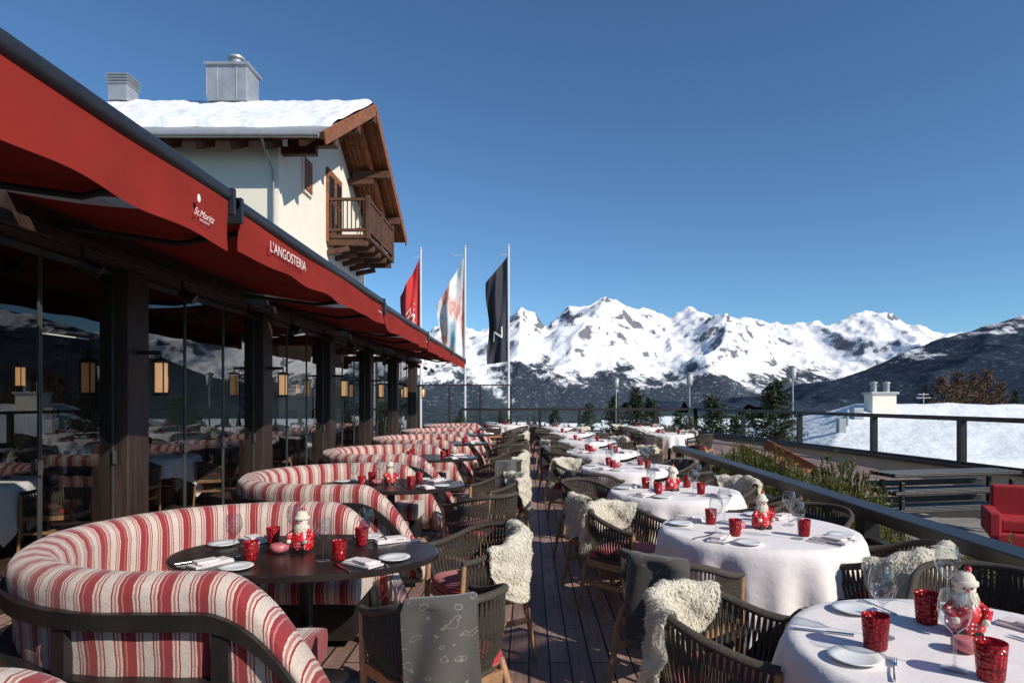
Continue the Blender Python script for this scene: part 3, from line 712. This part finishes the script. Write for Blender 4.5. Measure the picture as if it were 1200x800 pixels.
mb.lathe([(.001,0),(.05,0),(.062,.02),(.064,.05),(.054,.085),(.038,.115),(.028,.13),(.001,.13)],24,0)
mb.lathe([(.001,.112),(.034,.115),(.044,.128),(.036,.142),(.001,.142)],20,1)
mb.lathe([(.001,.13),(.022,.135),(.034,.155),(.034,.175),(.024,.195),(.001,.2)],20,2)
mb.lathe([(.033,.172),(.042,.176),(.042,.19),(.032,.194)],20,1)
mb.lathe([(.034,.19),(.030,.207),(.018,.222),(.001,.226)],16,1)
mb.lathe([(.001,-.012),(.009,-.009),(.012,0),(.009,.009),(.001,.012)],10,0,(0.01,-.002,.232))
for sx in(-1,1):
    mb.tube([(sx*.035,-.005,.112),(sx*.066,-.02,.085),(sx*.05,-.055,.065)],[.015,.017,.013],10,0)
    mb.lathe([(.001,-.013),(.011,-.008),(.013,0),(.011,.008),(.001,.013)],10,1,(sx*.046,-.063,.062))
    mb.lathe([(.001,-.006),(.005,-.003),(.005,.003),(.001,.006)],8,3,(sx*.012,-.032,.172))
    mb.tube([(sx*.024,-.03,.008),(sx*.026,-.062,.012)],[.02,.016],10,3)
mb.lathe([(.001,-.006),(.005,-.003),(.005,.003),(.001,.006)],8,0,(0,-.036,.162))
rr=random.Random(4)
for i in range(90):
    a=rr.uniform(-2.6,-.5); z=rr.uniform(.115,.155); r=.036
    p=Vector((r*math.cos(a),r*math.sin(a),z)); d=Vector((math.cos(a)*.4+rr.uniform(-.2,.2),math.sin(a)*.4,-1)).normalized()*.028
    t=Vector((-math.sin(a),math.cos(a),0))*.005; mb.add([p-t,p+t,p+d],[(0,1,2)],1)
SF=mb.mesh('santa_figurine',['dots','fleece','face','black'])

def put(name,me,x,y,z=.7545,rz=None,s=1): place(name,me,(x,y,z),rnd.uniform(0,6.28) if rz is None else rz,(s,s,s))
def settings(x,y,kx,ky,angs,fig=True,seed=0):
    rr=random.Random(seed)
    for a in angs:
        ca,sa=math.cos(a),math.sin(a)
        def at(d,l): return x+(ca*d-sa*l)*kx, y+(sa*d+ca*l)*ky
        p=at(.46,.0); put('folded_napkin',NP,p[0],p[1],rz=a+math.pi/2+rr.uniform(-.3,.3))
        p=at(.44,.17); put('side_plate',PL,p[0],p[1])
        p=at(.46,-.10); put('table_knife',KN,*p,rz=a+math.pi/2+rr.uniform(-.1,.1))
        p=at(.46,.085); put('table_fork',FK,*p,rz=a+math.pi/2+rr.uniform(-.1,.1))
        p=at(.27+rr.uniform(-.04,.04),-.10+rr.uniform(-.03,.03)); put('wine_glass',WG,p[0],p[1])
        p=at(.29,-.0+rr.uniform(-.03,.03)); put('red_tumbler',TB,p[0],p[1])
    if fig: put('santa_figurine',SF,x+rr.uniform(-.06,.06),y+.03,rz=rr.uniform(-.7,.7))
    put('candle_bowl',BO,x-.14,y-.02)
for i,(bx_,y,s) in enumerate(booths):
    tx,ty=bx_+.42,y-.10
    place('oval_dining_table',DT,(tx,ty,0),0,(1.30,.86,1))
    settings(tx,ty,1.25,.82,[.75,2.35,3.95,5.45] if i<5 else [.4,3.5],i in(1,2),i)
    if i==0: continue
    chair(-.40,y-.78,tx+.3,ty+.1,('b',0) if i in(1,3,6) else None)
    chair(-.33,y+.36,tx,ty-.05,('f',i%2) if i in (1,2,3,5) else None)
place('round_dining_table',CT,(1.5,2.15,0),.5)
for x,y in((1.18,2.18),(1.51,2.43),(1.40,1.94)): put('red_tumbler',TB,x,y,s=1.12)
for x,y in((1.26,2.28),(1.33,2.0),(1.70,2.6)): put('wine_glass',WG,x,y,s=1.1)
put('santa_figurine',SF,1.58,2.32,rz=-.3,s=1.0); put('side_plate',PL,1.06,2.08); put('side_plate',PL,1.30,2.56); put('table_fork',FK,1.14,2.0,rz=-.5); put('table_knife',KN,1.06,2.33,rz=1.2)
put('table_fork',FK,1.42,2.60,rz=.2); put('folded_napkin',NP,1.85,2.35,rz=.5); put('table_knife',KN,1.76,2.2,rz=.4); put('folded_napkin',NP,1.62,1.85,rz=.2); put('candle_bowl',BO,1.47,2.15,s=.9)
chair(.80,2.58,1.6,2.2,('f',0)); chair(2.12,2.98,1.55,2.2,None)
tabs=[(1.5,4.2,.63),(1.35,5.95,.6),(1.25,8.05,.6),(1.2,10.5,.6),(1.2,13.3,.6),(1.1,16.4,.6),(1.0,19.8,.6),(-.6,21.6,.6),(3.5,16.0,.6),(3.6,20.0,.6)]
for i,(x,y,r) in enumerate(tabs):
    place('round_dining_table',CT,(x,y,0),.3+i*.37,(r/.6,r/.6,1))
    rr=random.Random(70+i)
    settings(x,y,r/.6,r/.6,[2.5,.9,3.9,5.4] if i<4 else [2.5,5.4],i in(0,1),50+i)
    if i==0:
        chair(.80,3.52,x,y,('b',1)); chair(.74,4.82,x,y,('f',0)); chair(2.08,3.72,x,y,('f',1)); chair(2.12,4.85,x,y,None)
    elif i==1:
        chair(.66,5.45,x,y,('f',1)); chair(.62,6.45,x,y,None); chair(2.02,5.5,x,y,None); chair(2.0,6.5,x,y,('f',0))
    else:
        for a in (2.5,3.9,.75,5.5):
            q=rr.random(); dr=('f',rr.randrange(2)) if q<.25 else (('b',rr.randrange(2)) if q<.45 else None)
            a+=rr.uniform(-.15,.15); chair(x+.82*math.cos(a),y+.82*math.sin(a),x,y,dr,rr.uniform(-.2,.2))
for i,(x,y) in enumerate([(-5.6,3.6),(-5.8,6.6),(-5.6,9.6),(-5.8,12.6),(-5.7,15.8),(-8.2,5),(-8.2,8.2),(-8.3,11.4),(-8.2,14.8)]):
    place('round_dining_table',CT,(x,y,0),i*.4)
    for a in (.2,1.9,3.4,4.9): chair(x+.85*math.cos(a),y+.85*math.sin(a),x,y)
    for a in (.6,2.2,4.0): put('wine_glass',WG,x+.3*math.cos(a),y+.3*math.sin(a)); put('red_tumbler',TB,x+.34*math.cos(a+.4),y+.34*math.sin(a+.4))

def shrub(r,h,n,seed,m,name,needle=.05,wd=.12):
    rr=random.Random(seed); mb=MB()
    for i in range(n):
        a=rr.uniform(0,6.28); el=math.asin(rr.uniform(0,1)); q=rr.uniform(.45,1)**.6
        lob=1+.22*math.sin(3*a+seed)+.15*math.sin(7*a+el*5)
        p=Vector((math.cos(a)*math.cos(el)*r*lob,math.sin(a)*math.cos(el)*r*lob,math.sin(el)*h*(1+.18*math.sin(5*a+seed))))*q
        ax=(p.normalized()+Vector((0,0,.9))+Vector((rr.uniform(-.4,.4),rr.uniform(-.4,.4),0))).normalized()
        if i%5==0: mb.tube([p*.3,p],[.012,.004],4,1,sm=False)
        ln=rr.uniform(.05,.11)
        for j in range(16):
            t=j/16; b=p+ax*ln*t; d=(ax*.45+Vector((rr.uniform(-1,1),rr.uniform(-1,1),rr.uniform(-.6,1)))).normalized()*needle*rr.uniform(.7,1.2)
            s_=ax.cross(d); s_=s_.normalized()*needle*wd if s_.length>1e-5 else Vector((.003,0,0)); mb.add([b-s_,b+s_,b+d],[(0,1,2)],0)
    return mb.mesh(name,[m,'bark'])
SH=[shrub(.62,.85,1800,s,'mugo','mountain_pine_shrub',.042,.20) for s in(1,2,3)]
rr=random.Random(5)
for i in range(20):
    y=4.2+i*.37; x=3.15+ (i%2)*.55+rr.uniform(-.12,.12); s=rr.uniform(.75,1.1)
    place('mountain_pine_shrub',SH[i%3],(x,y,-.45),rr.uniform(0,6),(s,s,s*rr.uniform(.85,1.2)*(.92 if y<7 else 1.08)))
PB=shrub(.35,.55,350,9,'needle','potted_conifer_shrub')
mb=MB(); mb.lathe([(.001,0),(.2,0),(.26,.45),(.24,.46),(.001,.40)],20); POT=mb.mesh('plant_pot',['darkmetal'])
for x,y in((-.95,24.8),(6.6,26.3),(-2.7,24.9)): place('plant_pot',POT,(x,y,0)); place('potted_conifer_shrub',PB,(x,y,.42),x)
mb=MB(); mb.box((3.75,7.3,-.46),(1.9,9.6,.16)); mb.obj('planter_bed',['bark'])

mb=MB()
for k in range(3):
    mb.box((0,-.35+k*.02,.42+k*.27),(2.3,.55,.035),0)
    for j in range(5): mb.box((0,-.58+j*.115+k*.02,.45+k*.27),(2.3,.09,.02),0)
    for sx in(-1,1):
        for sy in(-1,1): mb.box((sx*1.0,-.35+sy*.2,.21+k*.27 if k else .2),(.06,.06,.4 if k==0 else .24),0)
for k in range(2): mb.box((0,.1,.5+k*.27),(2.2,.04,.09),0)
mb.obj('stacked_benches',['blackwood'],bevel=.005,loc=(6.5,10.4,-.52),rz=.2)
mb=MB()
mb.box((0,0,.2),(.72,.7,.16),0); mb.box((0,.05,.36),(.6,.6,.15),0); mb.box((0,.33,.55),(.66,.16,.5),0)
for sx in(-1,1):
    mb.box((sx*.37,0,.38),(.13,.72,.30),0)
    for sy in(-1,1): mb.box((sx*.32,sy*.3,.06),(.05,.05,.12),1)
mb.obj('red_lounge_chair',['redlounge','blackwood'],bevel=.03,loc=(6.15,7.9,-.30),rz=-.5)
mb=MB()
for k in range(3): mb.box((0,k*.3,.12+k*.11),(1.5,.32,.05)); mb.box((0,k*.3+.15,.06+k*.11),(1.5,.03,.1))
for sx in(-1,1): mb.beam((sx*.78,-.2,.1),(sx*.78,.85,.62),.05,.22)
mb.obj('timber_steps',['housewood'],bevel=.005,loc=(5.4,13.0,0),rz=.9)

# ---------------------------------------------------------------- neighbouring buildings
nb=empty('neighbour_house')
ex0,ex1,ey0,ey1,ez=12.8,40,28,46,-1.35; rx0,rx1,ry,rz0=18.6,36,36.5,1.12
mb=MB(); z=-.25; g_=.15
vs=[(ex0-g_,ey0-g_,ez+z),(ex1+g_,ey0-g_,ez+z),(ex1+g_,ey1+g_,ez+z),(ex0-g_,ey1+g_,ez+z),(rx0,ry,rz0+z),(rx1,ry,rz0+z)]
mb.add(vs,[(0,1,5,4),(1,2,5),(2,3,4,5),(3,0,4),(3,2,1,0)]); mb.obj('roof',['housedark'],nb)
def hipz(x,y):
    t=min((x-ex0)/(rx0-ex0),(ex1-x)/(ex1-rx1),(y-ey0)/(ry-ey0),(ey1-y)/(ey1-ry)); return ez+(rz0-ez)*min(1,max(0,t)),t
mb=MB()
def sn(u,v):
    x=ex0-.1+(ex1-ex0+.2)*u; y=ey0-.1+(ey1-ey0+.2)*v; z,t=hipz(x,y)
    n_=float(perlin(np.array([x*.35]),np.array([y*.35]),7)[0])+.4*float(perlin(np.array([x*1.1]),np.array([y*1.1]),8)[0])
    return (x,y,z+(.22*min(1,max(0,t*18))**.5)+.16*n_*min(1,max(0,t*8)) -.12*(t<=0))
mb.grid(sn,170,110); mb.obj('roof_snow',['snow'],nb)
mb=MB(); mb.box(((ex0+ex1)/2,(ey0+ey1)/2,-4.4),(ex1-ex0-1.6,ey1-ey0-1.6,5.4),0)
for i in range(6): mb.box((16+i*4,ey0+.79,-3.2),(1.1,.06,1.3),1)
mb.obj('walls',['beige','black'],nb)
mb=MB()
mb.box((19.3,35.2,1.3),(1.3,.9,1.2),0); mb.box((19.3,35.2,1.95),(1.5,1.1,.12),1)
for dx in(-.35,.35): mb.lathe([(.16,0),(.16,.45),(.2,.47),(.2,.55),(.001,.6)],12,1,(19.3+dx,35.2,2.0))
mb.box((17.4,34,.7),(.5,.5,.9),1); mb.box((15.6,32,.2),(.35,.35,.9),1); mb.tube([(16.4,33,0),(16.4,33,1.1)],.08,8,1)
mb.tube([(22.5,36.5,1),(22.5,36.5,2.0)],.03,6,1); mb.tube([(22.1,36.5,1.7),(22.9,36.5,1.7)],.02,6,1); mb.tube([(22.2,36.5,1.9),(22.8,36.5,1.9)],.02,6,1)
mb.obj('chimneys',['plaster','metal'],nb,.02)
for i,(x,y,w,d,z) in enumerate([(40,120,22,14,-6),(70,150,26,16,-7),(10,150,20,14,-10),(-14,170,24,14,-11),(28,210,24,16,-11),(95,190,30,18,-9),(18,260,20,14,-12),(48,300,26,16,-12),(70,330,26,16,-11),(-6,300,26,16,-13)]):
    e=empty('village_house'); mb=MB(); mb.box((x,y,z-6),(w,d,12)); 
    for q in range(5):
        for lv in range(3): mb.box((x-w*.38+q*w*.19,y-d/2-.02,z-2-lv*3.2),(1.3,.1,1.5),1)
    mb.obj('walls',['plaster','black'],e)
    mb=MB(); a=w/2+1;b=d/2+1; vs=[(x-a,y-b,z-.2),(x+a,y-b,z-.2),(x+a,y+b,z-.2),(x-a,y+b,z-.2),(x-a,y,z+4),(x+a,y,z+4)]
    mb.add(vs,[(0,1,5,4),(2,3,4,5),(0,4,3),(1,2,5),(3,2,1,0)]); mb.obj('roof_snow',['snow'],e)

# ---------------------------------------------------------------- trees
def conifer(h,r,seed,foliage,name,dens=1.0,droop=.25,rnd_=False):
    rr=random.Random(seed); mb=MB(); mb.tube([(0,0,0),(0.03*h*.1,0,h*.5),(0,0,h*.97)],[h*.022,h*.012,h*.002],8,1)
    nl=int(26*dens)
    for i in range(nl):
        t=(i+.5)/nl; z=h*(.10+.89*t)
        R_=r*((1-t)**.8 if not rnd_ else max(.12,(1-t**2.6))**.75*min(1,.55+t))*rr.uniform(.75,1.1)+.05*r
        nb_=int(9+6*(1-t))
        for k_ in range(nb_):
            a=rr.uniform(0,6.28); ln=R_*rr.uniform(.65,1.1); dirv=Vector((math.cos(a),math.sin(a),-droop+ .6*t)).normalized()
            p0=Vector((0,0,z)); mb.tube([p0,p0+dirv*ln],[h*.004,h*.001],3,1,sm=False)
            m_=int(10+ln/r*22*dens)
            for j in range(m_):
                q=rr.uniform(.2,1.03); p=p0+dirv*ln*q+Vector((rr.gauss(0,1),rr.gauss(0,1),rr.gauss(0,.6)))*r*.055*(1.3-q*.5)
                d=(dirv*.6+Vector((rr.uniform(-1,1),rr.uniform(-1,1),rr.uniform(-.8,.5)))).normalized()*r*rr.uniform(.07,.13)
                s_=d.cross(Vector((rr.uniform(-1,1),rr.uniform(-1,1),1))); s_=s_.normalized()*r*.026 if s_.length>1e-5 else Vector((.01,0,0))
                mb.add([p-s_,p+s_,p+d],[(0,1,2)],0)
    return mb.mesh(name,[foliage,'bark'])
C1=conifer(9.5,1.9,3,'needle','pine_tree',1.5,.1,True); C2=conifer(11,2.4,5,'needle','spruce_tree',1.1); C3=conifer(12,3.2,8,'larch','larch_tree',.8,.05,True)
def tree(me,name,px,top,D,h,rz=0,s=1,w=1):
    x,y,z=WP(px,top,D); place(name,me,(x,y,z-h*s),rz,(s*w,s*w,s))
tree(C1,'pine_tree',908,447,27,9.5,0,.8,1.05); tree(C1,'pine_tree',835,464,31,9.5,2,.8,1.05); tree(C2,'spruce_tree',862,486,38,11,1); tree(C1,'pine_tree',745,454,60,9.5,1); tree(C2,'spruce_tree',690,472,60,11,3)
tree(C2,'spruce_tree',795,482,42,11,4); tree(C1,'pine_tree',720,464,70,9.5,5); tree(C2,'spruce_tree',880,480,46,11,5); tree(C2,'spruce_tree',650,476,70,11,2); tree(C1,'pine_tree',762,466,66,9.5,3)
for i,px in enumerate((1105,1122,1140,1156,1172)): tree(C3,'larch_tree',px,[442,436,438,434,448][i],92+i*4,12,i)
for i,px in enumerate((1085,1190,1215)): tree(C2,'spruce_tree',px,452+i*4,100,11,i)
mb=MB(); rr=random.Random(33)
for i in range(2000):
    D=rr.uniform(75,620); x=rr.uniform(-.9,1.2)*D; gz=-7-50*min(1,max(0,(math.hypot(x,D)-50)/450)); h=rr.uniform(6,13)
    px=VX+x/D*F; 
    if D<220 and gz+h>H-(3 if px<1000 else 0)/F*D: h=max(3,H-gz-rr.uniform(1,4))
    for q in range(4):
        z0=gz+h*(.12+.2*q); r0=h*.17*(1-q*.2); n=7; vs=[]
        for j in range(n):
            a=6.283*j/n+q; rj=r0*rr.uniform(.65,1.15); vs.append((x+rj*math.cos(a),D+rj*math.sin(a),z0+rr.uniform(-.3,.3)))
        vs.append((x,D,z0+h*.33)); mb.add(vs,[(j,(j+1)%n,n) for j in range(n)],0)
mb.obj('distant_trees',['dforest'])

mb=MB(); mb.tube([(0,0,0),(0,0,8.6)],[.06,.035],10,0)
mb.lathe([(.001,.36),(.20,.30),(.20,.26),(.001,.26)],14,0,(0,0,8.9)); mb.lathe([(.17,.26),(.12,-.28),(.001,-.30)],14,1,(0,0,8.9)); mb.tube([(0,0,8.6),(.0,0,9.2)],.02,6,0)
for k in range(3):
    a=k*2.09; mb.tube([(.13*math.cos(a),.13*math.sin(a),8.6),(.19*math.cos(a),.19*math.sin(a),9.17)],.012,4,0)
LP=mb.mesh('street_lamp',['metal','white'])
for px,top,D in((808,436,32),(929,428,31),(722,442,40)):
    x,y,z=WP(px,top,D); place('street_lamp',LP,(x,y,z-9.26),0)

# ---------------------------------------------------------------- light, world, camera
az=Vector((.80,-.60)); el=R(33)
sd=Vector((az.x*math.cos(el),az.y*math.cos(el),math.sin(el)))
sun=bpy.data.lights.new('sun','SUN'); sun.energy=5.0; sun.angle=R(.5); sun.color=(1,.93,.83)
so=bpy.data.objects.new('sun',sun); S.collection.objects.link(so); so.rotation_euler=(-sd).to_track_quat('-Z','Y').to_euler(); so.location=(30,-10,30)
w=bpy.data.worlds.new('World'); S.world=w; w.use_nodes=True; nt=w.node_tree; bg=nt.nodes['Background']
sk=nt.nodes.new('ShaderNodeTexSky'); sk.sky_type='NISHITA'; sk.sun_disc=False; sk.sun_elevation=el; sk.sun_rotation=math.atan2(az.x,az.y); sk.altitude=1800; sk.air_density=1.0; sk.dust_density=.3; sk.ozone_density=1.6
tn=nt.nodes.new('ShaderNodeMixRGB'); tn.blend_type='MULTIPLY'; tn.inputs[0].default_value=1; tn.inputs[2].default_value=(.68,.99,1.18,1)
nt.links.new(sk.outputs[0],tn.inputs[1]); nt.links.new(tn.outputs[0],bg.inputs[0]); bg.inputs[1].default_value=.108
cam=bpy.data.cameras.new('camera'); co=bpy.data.objects.new('camera',cam); S.collection.objects.link(co); S.camera=co
cam.sensor_width=36; cam.lens=22.5; cam.shift_x=-20/1200; cam.shift_y=68/1200; cam.clip_end=60000; cam.clip_start=.05
co.location=(0,0,H); co.rotation_euler=(R(90),0,0)
S.view_settings.view_transform='Standard'; S.view_settings.look='None'; S.view_settings.exposure=0
